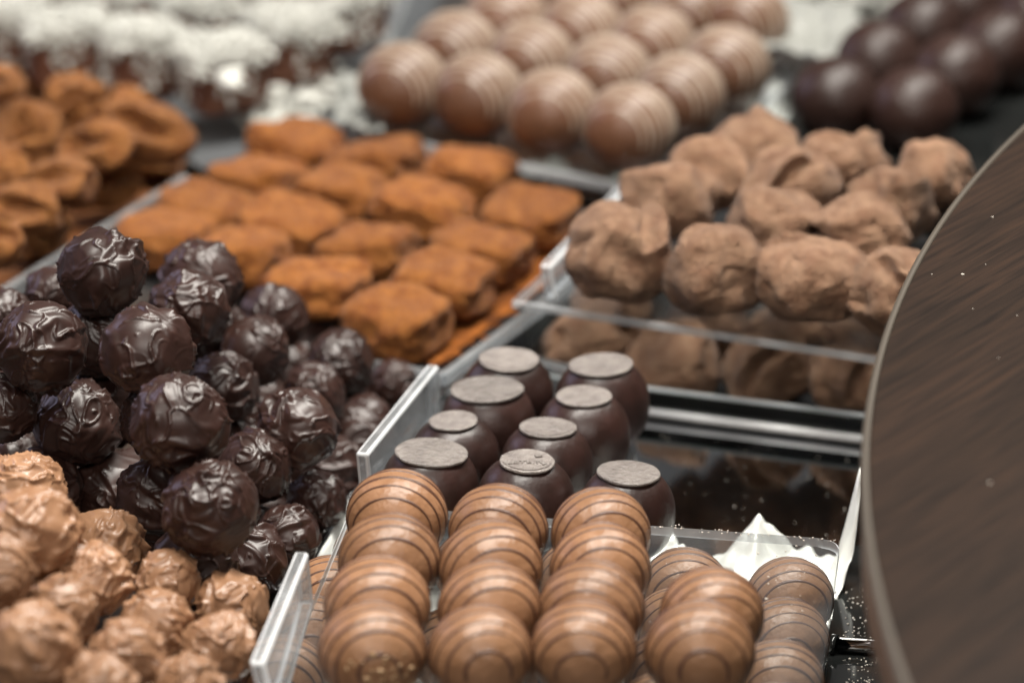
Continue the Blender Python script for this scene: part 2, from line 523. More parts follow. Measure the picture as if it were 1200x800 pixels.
def wall_from(name, a, b, z0, z1, th, mats, lean=0.0, side=1):
    """upright strip along the world line a-b; the thickness goes to `side`, the top leans to that side by lean"""
    a = np.array(a[:2]); b = np.array(b[:2])
    d = (b - a) / np.linalg.norm(b - a); nn = np.array([-d[1], d[0]]) * side
    c = []
    for z, sh in ((z0, 0), (z1, lean)):
        for q in (a + nn * sh, b + nn * sh, b + nn * (sh + th), a + nn * (sh + th)):
            c.append((q[0], q[1], z))
    return hexa(name, c, mats, bevel=min(th * .3, .0012), seg=3)


# ================================================================== THE SETTING
def grid_plane(name, x0, x1, y0, y1, z, material, th=.004):
    return hexa(name, [(x0, y0, z - th), (x1, y0, z - th), (x1, y1, z - th), (x0, y1, z - th), (x0, y0, z), (x1, y0, z), (x1, y1, z), (x0, y1, z)], material, bevel=0)


link("counter_surface", grid_plane("counter_surface", -1.2, 1.3, .5, 3.6, -.006, M["counter"]), kind="structure")


def xy(px, py, z): return tuple(P(px, py, z)[:2])


def empty(name, loc, label, cat, group=None):
    return link(name, None, loc=loc, label=label, cat=cat, group=group)


# mirror steel sheet below the middle trays
mir = [xy(255, 950, 0), xy(340, 745, 0), xy(412, 628, 0), xy(522, 500, 0), xy(573, 459, 0), xy(590, 467, 0), xy(1250, 551, 0), xy(1200, 640, 0), xy(1010, 690, 0), xy(965, 870, 0), xy(960, 960, 0)]
t = empty("mirror_tray", (*P(800, 560, 0)[:2], 0), "mirror polished steel tray under the striped balls and dark domes, reflecting the truffles", "display tray")
def child(name, data, parent, loc=None, rot=(0, 0, 0), scale=1.0, label=None):
    """data in world coordinates unless loc is given"""
    o = link(name, data, rot=rot, scale=scale, parent=parent, label=label)
    if loc is None:
        o.location = -Vector(parent.location)
    else:
        o.location = loc
    return o
child("base", prism("base", mir, -.005, 0, M["steel"], M["steel"], .0008), t)
# raised rim along its left edge: bright top, dark flank
M["rim_dark"] = mat("dark_blue_rim", (0.012, 0.018, 0.030), 0.15, 0.6)
for (p0, p1) in (((255, 950), (340, 745)), ((340, 745), (412, 628)), ((412, 628), (522, 500)), ((522, 500), (618, 420)), ((618, 420), (656, 372)), ((656, 372), (760, 322))):
    child("rim", wall_from("rim", xy(*p0, 0), xy(*p1, 0), .0005, .012, .0022, M["steel"], lean=.001, side=1), t)

# black glass shelf at the front right, with a chrome rod
t = empty("black_shelf", (*P(1010, 760, 0)[:2], 0), "black glossy shelf strewn with crumbs below the round wooden counter", "shelf")
child("shelf_panel", prism("shelf_panel", [xy(955, 960, .003), xy(968, 762, .003), xy(1180, 778, .003), xy(1180, 960, .003)], .0008, .004, M["blackgloss"], M["blackgloss"]), t)
child("shelf_panel", prism("shelf_panel", [xy(969, 750, .003), xy(985, 640, .003), xy(1180, 655, .003), xy(1180, 764, .003)], .0008, .004, M["blackgloss"], M["blackgloss"]), t)
rod = P(982, 756, .006); rod2 = P(1150, 766, .006)
def tube(name, a, b, r, material, n=20):
    a, b = Vector(a), Vector(b); L = (b - a).length
    bm = bmesh.new(); bmesh.ops.create_cone(bm, cap_ends=True, segments=n, radius1=r, radius2=r, depth=L)
    q = (b - a).to_track_quat("Z", "Y").to_matrix().to_4x4()
    bmesh.ops.transform(bm, matrix=Matrix.Translation((a + b) / 2) @ q, verts=bm.verts)
    m = bpy.data.meshes.new(name); bm.to_mesh(m); bm.free(); m.materials.append(material)
    m.polygons.foreach_set("use_smooth", [len(p.vertices) == 4 for p in m.polygons])
    return m
child("rod", tube("rod", rod, rod2, .0022, M["steel"]), t)
child("rod_collar", tube("rod_collar", P(974, 755, .006), P(981, 756, .006), .0034, M["blackgloss"]), t)

# ------------------------------------------------------------------ round counter top
edge_px = [(1200, 142), (1131, 222), (1080, 290), (1043, 365), (1020, 440), (1009, 520), (1010, 590), (1020, 665), (1036, 735), (1056, 800)]
ZT = .118
A_, B_ = [], []
for e in edge_px:
    q = P(*e, ZT); A_.append([2 * q[0], 2 * q[1], 1]); B_.append(q[0] ** 2 + q[1] ** 2)
sol = np.linalg.lstsq(np.array(A_), np.array(B_), rcond=None)[0]
tcx, tcy = sol[0], sol[1]; TR = math.sqrt(sol[2] + tcx ** 2 + tcy ** 2)
print("table circle", tcx, tcy, TR)
tb = empty("round_counter", (tcx, tcy, 0), "round counter top in dark streaked wood with a pale edge band, beside the trays", "counter")
N_ = 360
top = lathe("wood_top", [(TR - .0022, ZT - .018), (TR - .0022, ZT - .0003), (TR - .0025, ZT)], M["wood"], n=N_)
top.polygons.foreach_set("use_smooth", [False] * len(top.polygons))
link("wood_top", top, parent=tb)
def ring(name, prof, material, n=N_):
    V, F = [], []
    for (r, z) in prof:
        for i in range(n):
            a = 2 * math.pi * i / n; V.append((r * math.cos(a), r * math.sin(a), z))
    k = len(prof)
    for j in range(k):
        for i in range(n):
            jj = (j + 1) % k
            F.append((j * n + i, j * n + (i + 1) % n, jj * n + (i + 1) % n, jj * n + i))
    return mesh(name, V, F, material)
link("edge_band", ring("edge_band", [(TR - .0020, ZT - .004), (TR, ZT - .004), (TR + .0003, ZT - .0022), (TR, ZT - .0006), (TR - .0007, ZT + .0001), (TR - .0020, ZT + .0004)], M["banding"]), parent=tb)
link("fascia", ring("fascia", [(TR - .0027, ZT - .021), (TR - .0006, ZT - .021), (TR - .0006, ZT - .0043), (TR - .0027, ZT - .0043)], M["banding_side"]), parent=tb)
link("pedestal", lathe("pedestal", [(.10, -.006), (.10, ZT - .0182)], M["banding_side"], n=64), parent=tb)

# little crumbs lying on the counter top
def crumb_mesh(seed, material, n, fn, size=(.0004, .001)):
    rs = np.random.RandomState(seed); v0, f0 = ico(1)
    V, F = [], []
    for i in range(n):
        q = fn(rs)
        s = rs.uniform(*size) * np.array([rs.uniform(.6, 1.4), rs.uniform(.6, 1.4), rs.uniform(.5, .9)])
        vv = v0 * (1 + rs.uniform(-.25, .25, (len(v0), 1))) * s
        base = len(V); vv = vv + np.array(q) + np.array([0, 0, s[2] * .7])
        V += list(vv); F += [[x + base for x in y] for y in f0]
    return mesh("crumbs", V, F, material, smooth=False)
spots = [(1163, 255), (1155, 310), (1128, 322), (1140, 362), (1192, 370), (1092, 322), (1160, 566), (1170, 420)]
it = iter(spots * 3)
link("table_crumbs", crumb_mesh(3, M["speck"], 8, lambda rs: P(*next(it), ZT), (.0002, .0005)), kind="stuff", label="pale crumbs scattered on the dark wooden counter top")

# ================================================================== TRAYS
Z1 = .0405   # upper side of the striped tray's plate
def plate(parent, pts_px, ztop, th=.003, corner=None, rad=.006):
    pts = px_pts(pts_px, ztop)
    if corner is not None: pts = round_corner(pts, corner, rad)
    return child("plate", prism("plate", pts, ztop - th, ztop, M["acrylic"], M["acrylic_edge"]), parent)

def lip(parent, bf, bb, tf, tbk, zb, zt, th=.0042, name="side_lip"):
    """bottom front/back and top front/back edge points of the inner face, thickness to the left"""
    b0, b1, t0, t1 = P(*bf, zb), P(*bb, zb), P(*tf, zt), P(*tbk, zt)
    def out(p, q):
        d = (q - p); d[2] = 0; d /= np.linalg.norm(d); return np.array([-d[1], d[0], 0]) * th
    ob, ot = out(b0.copy(), b1.copy()), out(t0.copy(), t1.copy())
    m = hexa(name, [b0, b1, b1 + ob, b0 + ob, t0, t1, t1 + ot, t0 + ot], [M["lip"], M["lip_edge"]], bevel=.0010, seg=3, bmat=1)
    return child(name, m, parent)

# striped ball tray
st_plate = empty("acrylic_tray", (*P(650, 720, 0)[:2], Z1), "clear acrylic plate carrying the striped milk pralines, its left side turned up", "display tray")
plate(st_plate, [(985, 632), (412, 589), (366, 705), (318, 850), (270, 980), (930, 990), (962, 800)], Z1, .003, corner=0, rad=.007)
lip(st_plate, (328, 850), (368, 706), (309, 776), (362, 646), Z1, Z1 + .017)
# foil liner under the lower layer
def foil():
    nx, ny = 150, 100
    z0 = .002
    c00, c10, c01, c11 = [P(*q, z0) for q in ((262, 900), (960, 900), (408, 632), (1000, 668))]
    N = VN(77); V, F = [], []
    for j in range(ny + 1):
        for i in range(nx + 1):
            a, b = i / nx, j / ny
            p = (c00 * (1 - a) + c10 * a) * (1 - b) + (c01 * (1 - a) + c11 * a) * b
            z = .0016 + .0012 * (1 + N(np.array([[a * 9, b * 7, 0.3]]))[0])
            # the back edge and right edge turn up in ragged peaks
            eb = max(0, (b - .86) / .14); er = max(0, (a - .965) / .035)
            pk = .0135 * (max(0, 1 - abs(a - .81) / .075) ** 1.5) + .004 + .003 * N(np.array([[a * 14, 1.3, 2.2]]))[0]
            z += eb ** 1.5 * pk
            if er > 0:
                rk = .030 * math.exp(-((b - .95) / .055) ** 2) + .001 + .0025 * N(np.array([[b * 9, 4.3, 2.2]]))[0]
                z += er * rk
                p = p + np.array([(.006 * math.exp(-((b - .93) / .08) ** 2) - .004) * er, 0, 0])
            z += (eb + er) * .004 * N(np.array([[a * 45, b * 45, 1.7]]))[0]
            el = max(0, (.03 - a) / .03); z += el * (.012 + .002 * N(np.array([[b * 11, 8.3, 2.2]]))[0])
            V.append((p[0], p[1], z))
    for j in range(ny):
        for i in range(nx):
            q = j * (nx + 1) + i
            F.append((q, q + 1, q + nx + 2, q + nx + 1))
    m = mesh("foil_liner", V, F, M["silver"])
    o = link("foil_liner", m, label="crumpled silver foil liner with torn upright corners under the striped praline tray", cat="foil liner")
    s = o.modifiers.new("s", "SOLIDIFY"); s.thickness = .0003
foil()

# dome tray (low plate with a turned-up left side)
Z2 = .0195
t = empty("acrylic_tray", (*P(640, 520, 0)[:2], Z2), "clear acrylic tray under the dark domed pralines, thick side lip beside the dark truffles", "display tray")
plate(t, [(455, 655), (517, 500), (613, 412), (725, 440), (742, 520), (765, 640), (600, 660)], Z2, .003)
lip(t, (440, 618), (518, 492), (431, 532), (515, 428), Z2, Z2 + .026)
child("foot", tube("foot", P(600, 520, .001), P(600, 520, .001) + np.array([0, 0, Z2 - .0042]), .006, M["acrylic_edge"]), t)
child("foot", tube("foot", P(700, 470, .001), P(700, 470, .001) + np.array([0, 0, Z2 - .0042]), .006, M["acrylic_edge"]), t)
child("foot", tube("foot", P(560, 600, .001), P(560, 600, .001) + np.array([0, 0, Z2 - .0042]), .006, M["acrylic_edge"]), t)

# cocoa truffle tray: upper plate, black fronted base below
Z3 = .046
t = empty("acrylic_tray", (*P(820, 380, 0)[:2], Z3), "clear acrylic plate holding the upper layer of pale cocoa truffles", "display tray")
plate(t, [(600, 352), (1022, 416), (1200, 445), (1200, 300), (760, 205)], Z3, .003)
lip(t, (652, 354), (760, 236), (645, 312), (748, 206), Z3, Z3 + .013, th=.004)
t = empty("truffle_base_tray", (*P(860, 470, 0)[:2], 0), "low black glass tray with painted front highlight under the lower cocoa truffles", "display tray")
a0, a1 = xy(592, 466.5, 0), xy(1180, 541.5, 0)
dirv = np.array(a1) - np.array(a0); dirv /= np.linalg.norm(dirv); nrm = np.array([-dirv[1], dirv[0]])
b0 = np.array(a0) + nrm * .26; b1 = np.array(a1) + nrm * .26
child("base", prism("base", [tuple(np.array(a0) + nrm * .004), tuple(np.array(a1) + nrm * .004), tuple(b1), tuple(b0)], -.0056, -.0042, M["blackgloss"], M["blackgloss"]), t)
child("front_panel", wall_from("front_panel", a0, a1, .0004, .0090, .003, M["blackgloss"], side=1), t)
q0, q1 = np.array(a0) - nrm * .0012, np.array(a1) - nrm * .0012
child("highlight_strip", tube("highlight_strip", (*q0, .0021), (*q1, .0021), .0015, M["highlight"]), t)  # white line added as the painted highlight on the glossy black front
M["glassedge"] = acrylic("glass_edge", (.7, .78, .76), True)
child("top_edge", wall_from("top_edge", np.array(a0) + nrm * .0002, np.array(a1) + nrm * .0002, .0093, .0104, .0026, M["glassedge"], side=1), t)

# orange block tray
Z4 = .016
t = empty("acrylic_tray", (*P(400, 320, 0)[:2], Z4), "clear acrylic tray of square orange cocoa truffles, with a thick rail on its left", "display tray")
plate(t, [(-60, 400), (215, 232), (300, 178), (420, 172), (745, 262), (700, 310), (611, 376), (521, 440), (430, 430), (250, 380), (100, 400)], Z4, .003)
child("rail", wall_from("rail", xy(-60, 381, .036), xy(222, 205, .036), Z4 + .0003, .036, .0034, M["lip"], side=1), t)
child("side_wall", wall_from("side_wall", xy(524, 437, .0215), xy(700, 308, .0215), Z4 + .0003, .0215, .0028, M["lip"], side=1), t)
child("front_wall", wall_from("front_wall", xy(400, 418, .0215), xy(520, 438, .0215), Z4 + .0003, .0215, .0028, M["lip"], side=1), t)
child("base", prism("base", px_pts([(20, 375), (215, 235), (300, 180), (420, 174), (700, 300), (611, 380), (521, 444), (250, 385)], .011), -.0055, Z4 - .0035, M["counter"], M["counter"]), t)

# white striped praline tray
Z5 = .033
t = empty("acrylic_tray", (*P(620, 140, 0)[:2], Z5), "clear acrylic plate under the white striped milk pralines at the back", "display tray")
plate(t, [(400, 148), (760, 222), (960, 70), (900, -60), (500, -60)], Z5, .0045)
t = empty("back_rail", (*P(680, 230, 0)[:2], 0), "steel tray rail between the white striped pralines and the cocoa truffles", "tray rail")
child("rail", wall_from("rail", xy(610, 240, .004), xy(760, 262, .004), -.0055, .012, .004, M["steel"], side=1), t)

# far dark ball tray
t = empty("acrylic_tray", (*P(1080, 140, 0)[:2], 0), "low black tray under the smooth dark chocolate balls", "display tray")
child("plate", prism("plate", px_pts([(900, 175), (1300, 225), (1400, -60), (1040, -60)], .03), .024, .030, M["blackgloss"], M["blackgloss"]), t)
child("base", prism("base", px_pts([(905, 180), (1295, 230), (1390, -50), (1045, -50)], .02), -.0055, .0238, M["counter"], M["counter"]), t)

# folded truffle tray and coconut tray
t = empty("folded_truffle_tray", (*P(60, 250, 0)[:2], 0), "low brown tray dusted with cocoa under the folded orange truffles", "display tray")
M["tray_cocoa"] = mat("cocoa_dusted_base", (0.10, 0.04, 0.015), .8, .3, noise=(60, (.25, .09, .025), 5, .4, .7))
child("base", prism("base", px_pts([(-90, 398), (208, 214), (232, 150), (80, 70), (-90, 60)], .012), -.0055, .012, M["tray_cocoa"], M["counter"]), t)
t = empty("coconut_tray", (*P(200, 60, 0)[:2], 0), "pale steel tray under the coconut topped squares", "display tray")
child("base", prism("base", px_pts([(-200, 110), (60, 92), (240, 200), (330, 185), (395, 160), (500, 30), (560, -80), (-200, -80)], .008), -.0055, .008, M["dull"], M["steel"]), t)

# crumpled white paper and film sheets between the trays
def sheet(name, px, z, amp, seed, material, label, cat, lift=.0):
    c = [P(*q, z) for q in px]; N = VN(seed); n = 26
    V, F = [], []
    for j in range(n + 1):
        for i in range(n + 1):
            a, b = i / n, j / n
            p = (c[0] * (1 - a) + c[1] * a) * (1 - b) + (c[3] * (1 - a) + c[2] * a) * b
            k = np.array([[a * 5, b * 5, seed * .37]])
            zz = z + amp * (1 + N(k)[0]) * .5 + amp * .3 * N(k * 2.3)[0] + lift * (b ** 2)
            jag = .003 * N(np.array([[a * 9, b * 9, 5.5]]))[0]
            V.append((p[0] + jag, p[1] + jag, max(zz, z * .5)))
    for j in range(n):
        for i in range(n):
            q = j * (n + 1) + i; F.append((q, q + 1, q + n + 2, q + n + 1))
    o = link(name, mesh(name, V, F, material), label=label, cat=cat)
    s = o.modifiers.new("s", "SOLIDIFY"); s.thickness = .0003
    return o
sheet("paper_sheet", [(395, 152), (450, 162), (450, 100), (395, 95)], .036, .006, 5, M["paper"], "white folded paper between the coconut squares and the striped pralines", "paper")
sheet("film_sheet", [(868, 205), (935, 215), (940, 120), (885, 115)], .010, .022, 9, M["silver"], "crumpled shiny film between the milk and the dark balls at the back", "film")
sheet("paper_sheet", [(600, 205), (740, 226), (745, 200), (600, 185)], .010, .006, 12, M["paper"], "white paper strip showing below the back praline tray", "paper")
sheet("paper_sheet", [(885, 70), (1010, 90), (1000, 15), (895, 5)], .042, .008, 15, M["paper"], "pale paper sheet behind the smooth dark chocolate balls", "paper")

# ================================================================== SWEETS
# ---- striped milk pralines
def praline(name, body, drz, loc, rad, rz, label, cat, group, tilt=(0, 0)):
    e = link(name, None, loc=(loc[0], loc[1], loc[2]), rot=(tilt[0], tilt[1], rz), scale=rad, label=label, cat=cat, group=group)
    link("body", body, parent=e); link("drizzle", drz, parent=e)
    return e
BODY, DRZ = [], []
for k in range(5):
    m_, _n = ball_mesh(300 + k, M["striped"]); BODY.append(m_); DRZ.append(stripe_mesh(300 + k, M["drizzle"]))
def lerp(a, b, t): return a + (b - a) * t
ZTOP = .055
gf = [P(435, 765, ZTOP), P(562, 766, ZTOP), P(688, 762, ZTOP)]
gb = [P(467, 607, ZTOP), P(585, 621, ZTOP), P(708, 625, ZTOP)]
colname = ["column beside the turned-up acrylic side", "middle column", "column next to the loose pair"]
rowname = ["front", "second", "third", "rear"]
rr = random.Random(5)
k = 0
crumbed = None
for c in range(3):
    for r in range(4):
        p = lerp(gf[c], gb[c], r / 3.0) + np.array([rr.uniform(-.001, .001), rr.uniform(-.0008, .0008), 0])
        lab = f"striped milk praline, {rowname[r]} one of the full {colname[c]}"
        o = praline("striped_praline", BODY[k % 5], DRZ[(k * 3) % 5], p, .0150 * rr.uniform(.975, 1.02), R_(rr.uniform(-11, 13)), lab, "praline", "striped milk pralines on the plate", (R_(rr.uniform(-3, 3)), R_(rr.uniform(-4, 4))))
        if c == 0 and r == 0:
            o["label"] = "striped milk praline with nut crumbs stuck to its front, beside the turned-up side"; crumbed = o
        k += 1
p = P(820, 764, ZTOP)
praline("striped_praline", BODY[1], DRZ[2], p, .0154, R_(2), "striped milk praline, front one of the loose pair over the clear plate", "praline", "striped milk pralines on the plate")
p = P(836, 727, ZTOP)
praline("striped_praline", BODY[3], DRZ[4], P(834, 722, ZTOP) , .0148, R_(10), "striped milk praline, rear one of the loose pair over the clear plate", "praline", "striped milk pralines on the plate")
# crumbs on the first one
def on_front(rs):
    a = rs.normal(0, .33); b = rs.normal(-.15, .3)
    d = np.array([math.sin(a) * math.cos(b), -math.cos(a) * math.cos(b), math.sin(b) + .12]); d /= np.linalg.norm(d)
    return d * np.array([1, 1, .95]) * .985
cm = crumb_mesh(12, M["crumb"], 46, on_front, (.025, .075)); cm.name = "nut_crumbs"
oc = link("nut_crumbs", cm, parent=crumbed); oc["kind"] = "stuff"
# lower layer under the clear plate
o0 = P(925, 702, .0155); cv = P(800, 690, .0155) - o0; rv = P(919, 750, .0155) - o0
ords = ["rearmost", "second from the back", "third from the back", "front"]
cn = ["right column", "column under the loose pair", None, None, None, "column along the upturned side"]
for c in range(6):
    for r in range(4):
        if c in (2, 3, 4) : continue
        p = o0 + cv * c * .985 + rv * r + (cv * -.04 if c == 5 else 0)
        if c == 5: p = P(388, 700, .0155) + (P(350, 765, .0155) - P(388, 700, .0155)) * r * .72
        if c == 5 and r == 3: continue
        praline("striped_praline", BODY[(c + r) % 5], DRZ[(c + 2 * r) % 5], p, .0136, R_(rr.uniform(-4, 8)), f"striped praline under the plate, {ords[r]} of the {cn[c]}", "praline", "striped milk pralines below the plate")
# the middle of the lower layer, which carries the plate (hardly seen)
for c in (2, 3, 4):
    for r in (0, 2):
        p = o0 + cv * c * .985 + rv * r
        praline("striped_praline", BODY[(c + r) % 5], DRZ[(c + 2 * r) % 5], p, .0136, 0, "striped praline hidden in shade below the full columns of the clear plate", "praline", "striped milk pralines in shade below the plate")

# ---- dark domed pralines with a flat sole on top
def dome_meshes(seed, rd):
    e_ = 2.25
    rt_ = rd - .035
    ztop = (1 - rt_ ** e_) ** (1 / e_)
    pts = []
    for q in range(42):
        z = -.93 + (ztop + .93) * q / 41
        pts.append(((1 - abs(z) ** e_) ** (1 / e_), z))
    pts.append((rt_ - .03, ztop + .012))
    zs = ztop - .885 + .012
    b = lathe("body", pts, M["dome"], n=72, wob=.004, seed=seed)
    dprof = [(r_, z_ + zs) for r_, z_ in [(rd - .04, .872), (rd, .885), (rd + .016, .91), (rd + .012, .945), (rd - .012, .957), (rd - .10, .952), (rd * .5, .950), (.05, .952)]]
    d = lathe("sole", dprof, M["disc"], n=72, wob=.022, seed=seed + 5)
    return b, d, zs
domes = [  # disc centre, disc half width (px), body radius mm, label, stamped
    (503, 532, 42, 14.6, "dark domed praline with the widest, egg shaped grey sole, in the front row", 0),
    (616, 541, 33, 14.4, "dark domed praline with raised stamped lettering across its grey sole", 2),
    (735, 556, 37, 14.2, "dark domed praline standing alone behind the rightmost striped column", 0),
    (533, 493, 29, 13.6, "dark domed praline with the smallest sole, behind the egg shaped one", 0),
    (641, 502, 33, 14.0, "dark domed praline with a shiny ridged sole, right behind the stamped one", 1),
    (572, 458, 43, 14.6, "dark domed praline with a broad plain sole beside the acrylic side lip", 0),
    (684, 464, 32, 14.2, "dark domed praline between the shiny soled one and the rear right one", 0),
    (595, 421, 36, 14.4, "dark domed praline with a bright rimmed sole, touching the lower cocoa truffles", 1),
    (706, 428, 38, 14.6, "dark domed praline at the rear by the black tray front", 0),
]
for i, (dx, dy, hw, rmm, lab, st) in enumerate(domes):
    rad = rmm / 1000 * 1.07
    zc = Z2 + .93 * rad
    rd0 = hw * 1.41 / FPX / rad - .01
    zt = zc + ((1 - rd0 ** 2.25) ** (1 / 2.25) + .08) * rad
    p = P(dx, dy, zt); d_ = dist(dx, dy, zt)
    rd = hw * d_ / FPX / rad - .01
    b, d, zs = dome_meshes(40 + i, rd)
    e = link("domed_praline", None, loc=(p[0], p[1], zc), rot=(R_(rr.uniform(-2.5, 2.5)), R_(rr.uniform(-2.5, 2.5)), R_(rr.uniform(0, 360))), scale=rad, label=lab, cat="praline", group="dark domed pralines")
    link("body", b, parent=e)
    so = link("sole", d, parent=e)
    if st:
        e.rotation_euler[2] = 0
        V, F = [], []
        rs = np.random.RandomState(i)
        def bar(x, y, w, h, a=0, z=.949, hh=.022):
            z = z + zs
            c_, s_ = math.cos(a), math.sin(a); base = len(V)
            for zz in (z, z + hh):
                for (u, v_) in ((-w, -h), (w, -h), (w, h), (-w, h)):
                    V.append((x + u * c_ - v_ * s_, y + u * s_ + v_ * c_, zz))
            for f in ((0, 3, 2, 1), (4, 5, 6, 7), (0, 1, 5, 4), (1, 2, 6, 5), (2, 3, 7, 6), (3, 0, 4, 7)):
                F.append([base + q for q in f])
        n = 26
        for q in range(n):      # low raised rim on the near side
            a = R_(200 + 140 * q / (n - 1)); rr2 = rd - .07
            bar(rr2 * math.cos(a), rr2 * math.sin(a), .045, .014 + .008 * rs.rand(), a + math.pi / 2, hh=.016 + .01 * rs.rand())
        if st == 2:             # a worn row of raised marks, too soft to read
            x = -rd + .10
            while x < rd * .42:
                y = -.10 - .10 * (x / rd) ** 2 + .05 * x
                k_ = rs.randint(3)
                bar(x, y, .010, .075, R_(rs.uniform(-14, 14)))
                if k_: bar(x + .03, y + (.05 if k_ == 1 else -.05), .026, .010, R_(rs.uniform(-20, 20)))
                if k_ == 2: bar(x + .055, y, .009, .060, R_(rs.uniform(-10, 10)))
                x += .085 if k_ else .055
            bar(rd * .40, .22, .07, .06, .3, hh=.03); bar(rd * .55, -.10, .05, .11, .5, hh=.02)
        link("stamp", mesh("stamp", V, F, M["disc"], smooth=False), parent=so)

# ---- dark swirl truffles (centre px, py, radius px, level z, label)
DARK = [mesh_ for mesh_ in [swirl_mesh(s, M["dark"], .9) for s in range(1, 13)]]
MILK = [swirl_mesh(s, M["milk"], 1.25) for s in range(21, 31)]
dark = [
    (120, 319, 54, .100, "dark truffle crowning the pile against the clear tray rail"),
    (48, 405, 57, .092, "big dark truffle just below and left of the topmost one"),
    (172, 411, 57, .098, "dark truffle with one smooth bulging face, straight under the topmost pair"),
    (90, 497, 54, .060, "dark truffle with crossing thin ridges, above the flat faced one"),
    (210, 495, 59, .086, "round dark truffle in the middle of the pile, one fine ridge down its front"),
    (248, 594, 59, .066, "largest dark truffle close to the milk truffles, deeply swirled"),
    (136, 578, 55, .036, "dark truffle with a flat broken face, just above the ridged milk truffle"),
    (236, 330, 50, .070, "dark truffle partly hidden behind the knobbly one, next to the orange squares"),
    (222, 362, 48, .078, "knobbly dark truffle fused in front of its hidden neighbour"),
    (320, 372, 42, .040, "dark truffle touching the front edge of the orange squares"),
    (298, 412, 43, .050, "small smooth dark truffle between the orange squares and the middle of the pile"),
    (262, 455, 44, .048, "dark truffle wedged behind the round middle one"),
    (350, 502, 50, .048, "coarsely wrinkled dark truffle halfway to the acrylic lip"),
    (298, 548, 46, .040, "dark truffle with broad curved bands behind the largest one"),
    (399, 424, 42, .030, "spiky dark truffle under the front orange block"),
    (368, 462, 40, .030, "dark truffle half covered by the coarsely wrinkled one"),
    (372, 586, 37, .022, "dark truffle with upright ridges beside the mirror tray edge"),
    (336, 628, 40, .022, "smooth banded dark truffle just behind the end of the front acrylic side"),
    (292, 658, 48, .022, "rough creased dark truffle touching the bumpy milk truffle"),
    (62, 345, 34, .070, "dark truffle peeping out behind the topmost one, by the rail"),
    (6, 372, 36, .070, "dark truffle cut by the picture edge, above the big left one"),
    (2, 478, 44, .070, "dark truffle with a curled flap, cut by the picture edge"),
    (18, 538, 34, .034, "small dark truffle right above the highest milk truffle"),
    (430, 490, 30, .016, "small dark truffle low down against the acrylic lip"),
    (404, 542, 28, .014, "tiny dark truffle in the gap before the acrylic lip's end"),
    (462, 452, 32, .014, "dark truffle resting beside the orange tray's front wall"),
    (196, 638, 34, .020, "flaky dark truffle squeezed between the milk and the largest dark ones"),
]
milk = [
    (28, 578, 50, .062, "milk truffle at the top of its pile, half behind the tallest ridged one"),
    (38, 622, 57, .074, "large milk truffle with upright drips, at the top of the milk pile"),
    (0, 668, 44, .078, "shaded milk truffle cut by the picture edge"),
    (122, 640, 48, .048, "milk truffle with deep curved ridges and little peaks, under the flat faced dark one"),
    (112, 680, 44, .060, "milk truffle leaning on the ridged one, with one smooth side"),
    (72, 716, 46, .064, "milk truffle with a thin curved line down its side, above the front corner one"),
    (38, 760, 58, .072, "biggest milk truffle, in the near corner of the pile"),
    (196, 682, 40, .046, "milk truffle with one round drop on its smooth top"),
    (184, 730, 43, .052, "milk truffle with a flat hatched patch"),
    (272, 712, 44, .041, "bumpy milk truffle nearest the acrylic side"),
    (256, 758, 44, .049, "milk truffle with crossing ridges in front of the bumpy one"),
    (150, 766, 44, .062, "milk truffle with a fork shaped ridge, between the corner one and the hatched one"),
    (222, 806, 42, .055, "milk truffle cut by the lower picture edge, close to the acrylic side"),
    (118, 806, 44, .068, "milk truffle cut by the lower picture edge, beside the biggest one"),
]
placed = []
def put_truffle(name, pool, i, px, py, r, z, lab, cat, group, rnd):
    p = P(px, py, z); rad = r * dist(px, py, z) / FPX
    o = link(name, pool[i % len(pool)], loc=p, rot=(rnd.uniform(0, 6.28), rnd.uniform(0, 6.28), rnd.uniform(0, 6.28)), scale=rad / 1.075, label=lab, cat=cat, group=group)
    placed.append((np.array(p), rad, name))
    return o
rt = random.Random(11)
for i, a in enumerate(dark): put_truffle("dark_truffle", DARK, i, *a, "truffle", "dark swirled truffles", rt)
for i, a in enumerate(milk): put_truffle("milk_truffle", MILK, i, *a, "truffle", "milk swirled truffles", rt)
# the sweets below, which carry the pile
rf = random.Random(3)
fill = []
for (px, py) in [(330, 440), (395, 480), (440, 430), (340, 560), (310, 600), (250, 520), (420, 520), (360, 540), (385, 555), (300, 480), (250, 400), (350, 400), (200, 560), (300, 640), (270, 500)]:
    fill.append((np.array([*P(px, py, .010)[:2], .010]), "dark_truffle"))
for (p, rad, nm) in list(placed):
    q = p.copy(); z = q[2]
    while z > .036:
        z -= .025
        c = np.array([q[0] + rf.uniform(-.006, .006), q[1] + (.008 if nm == "dark_truffle" else -.002) + rf.uniform(-.005, .005), max(z, .009)])
        ok = all(np.linalg.norm(c - pp) > .0225 for pp, _r, _n in placed) and all(np.linalg.norm(c - ff[0]) > .022 for ff in fill)
        if ok: fill.append((c, nm))
        z = c[2]
for i, (c, nm) in enumerate(fill):
    pool = DARK if nm == "dark_truffle" else MILK
    kind = "dark" if nm == "dark_truffle" else "milk"
    link(nm, pool[(i * 5) % len(pool)], loc=c, rot=(rf.uniform(0, 6), rf.uniform(0, 6), rf.uniform(0, 6)), scale=.0128,
         label=f"{kind} truffle buried in the shade at the bottom of the {kind} pile", cat="truffle", group=f"buried {kind} truffles")
print("fill", len(fill))

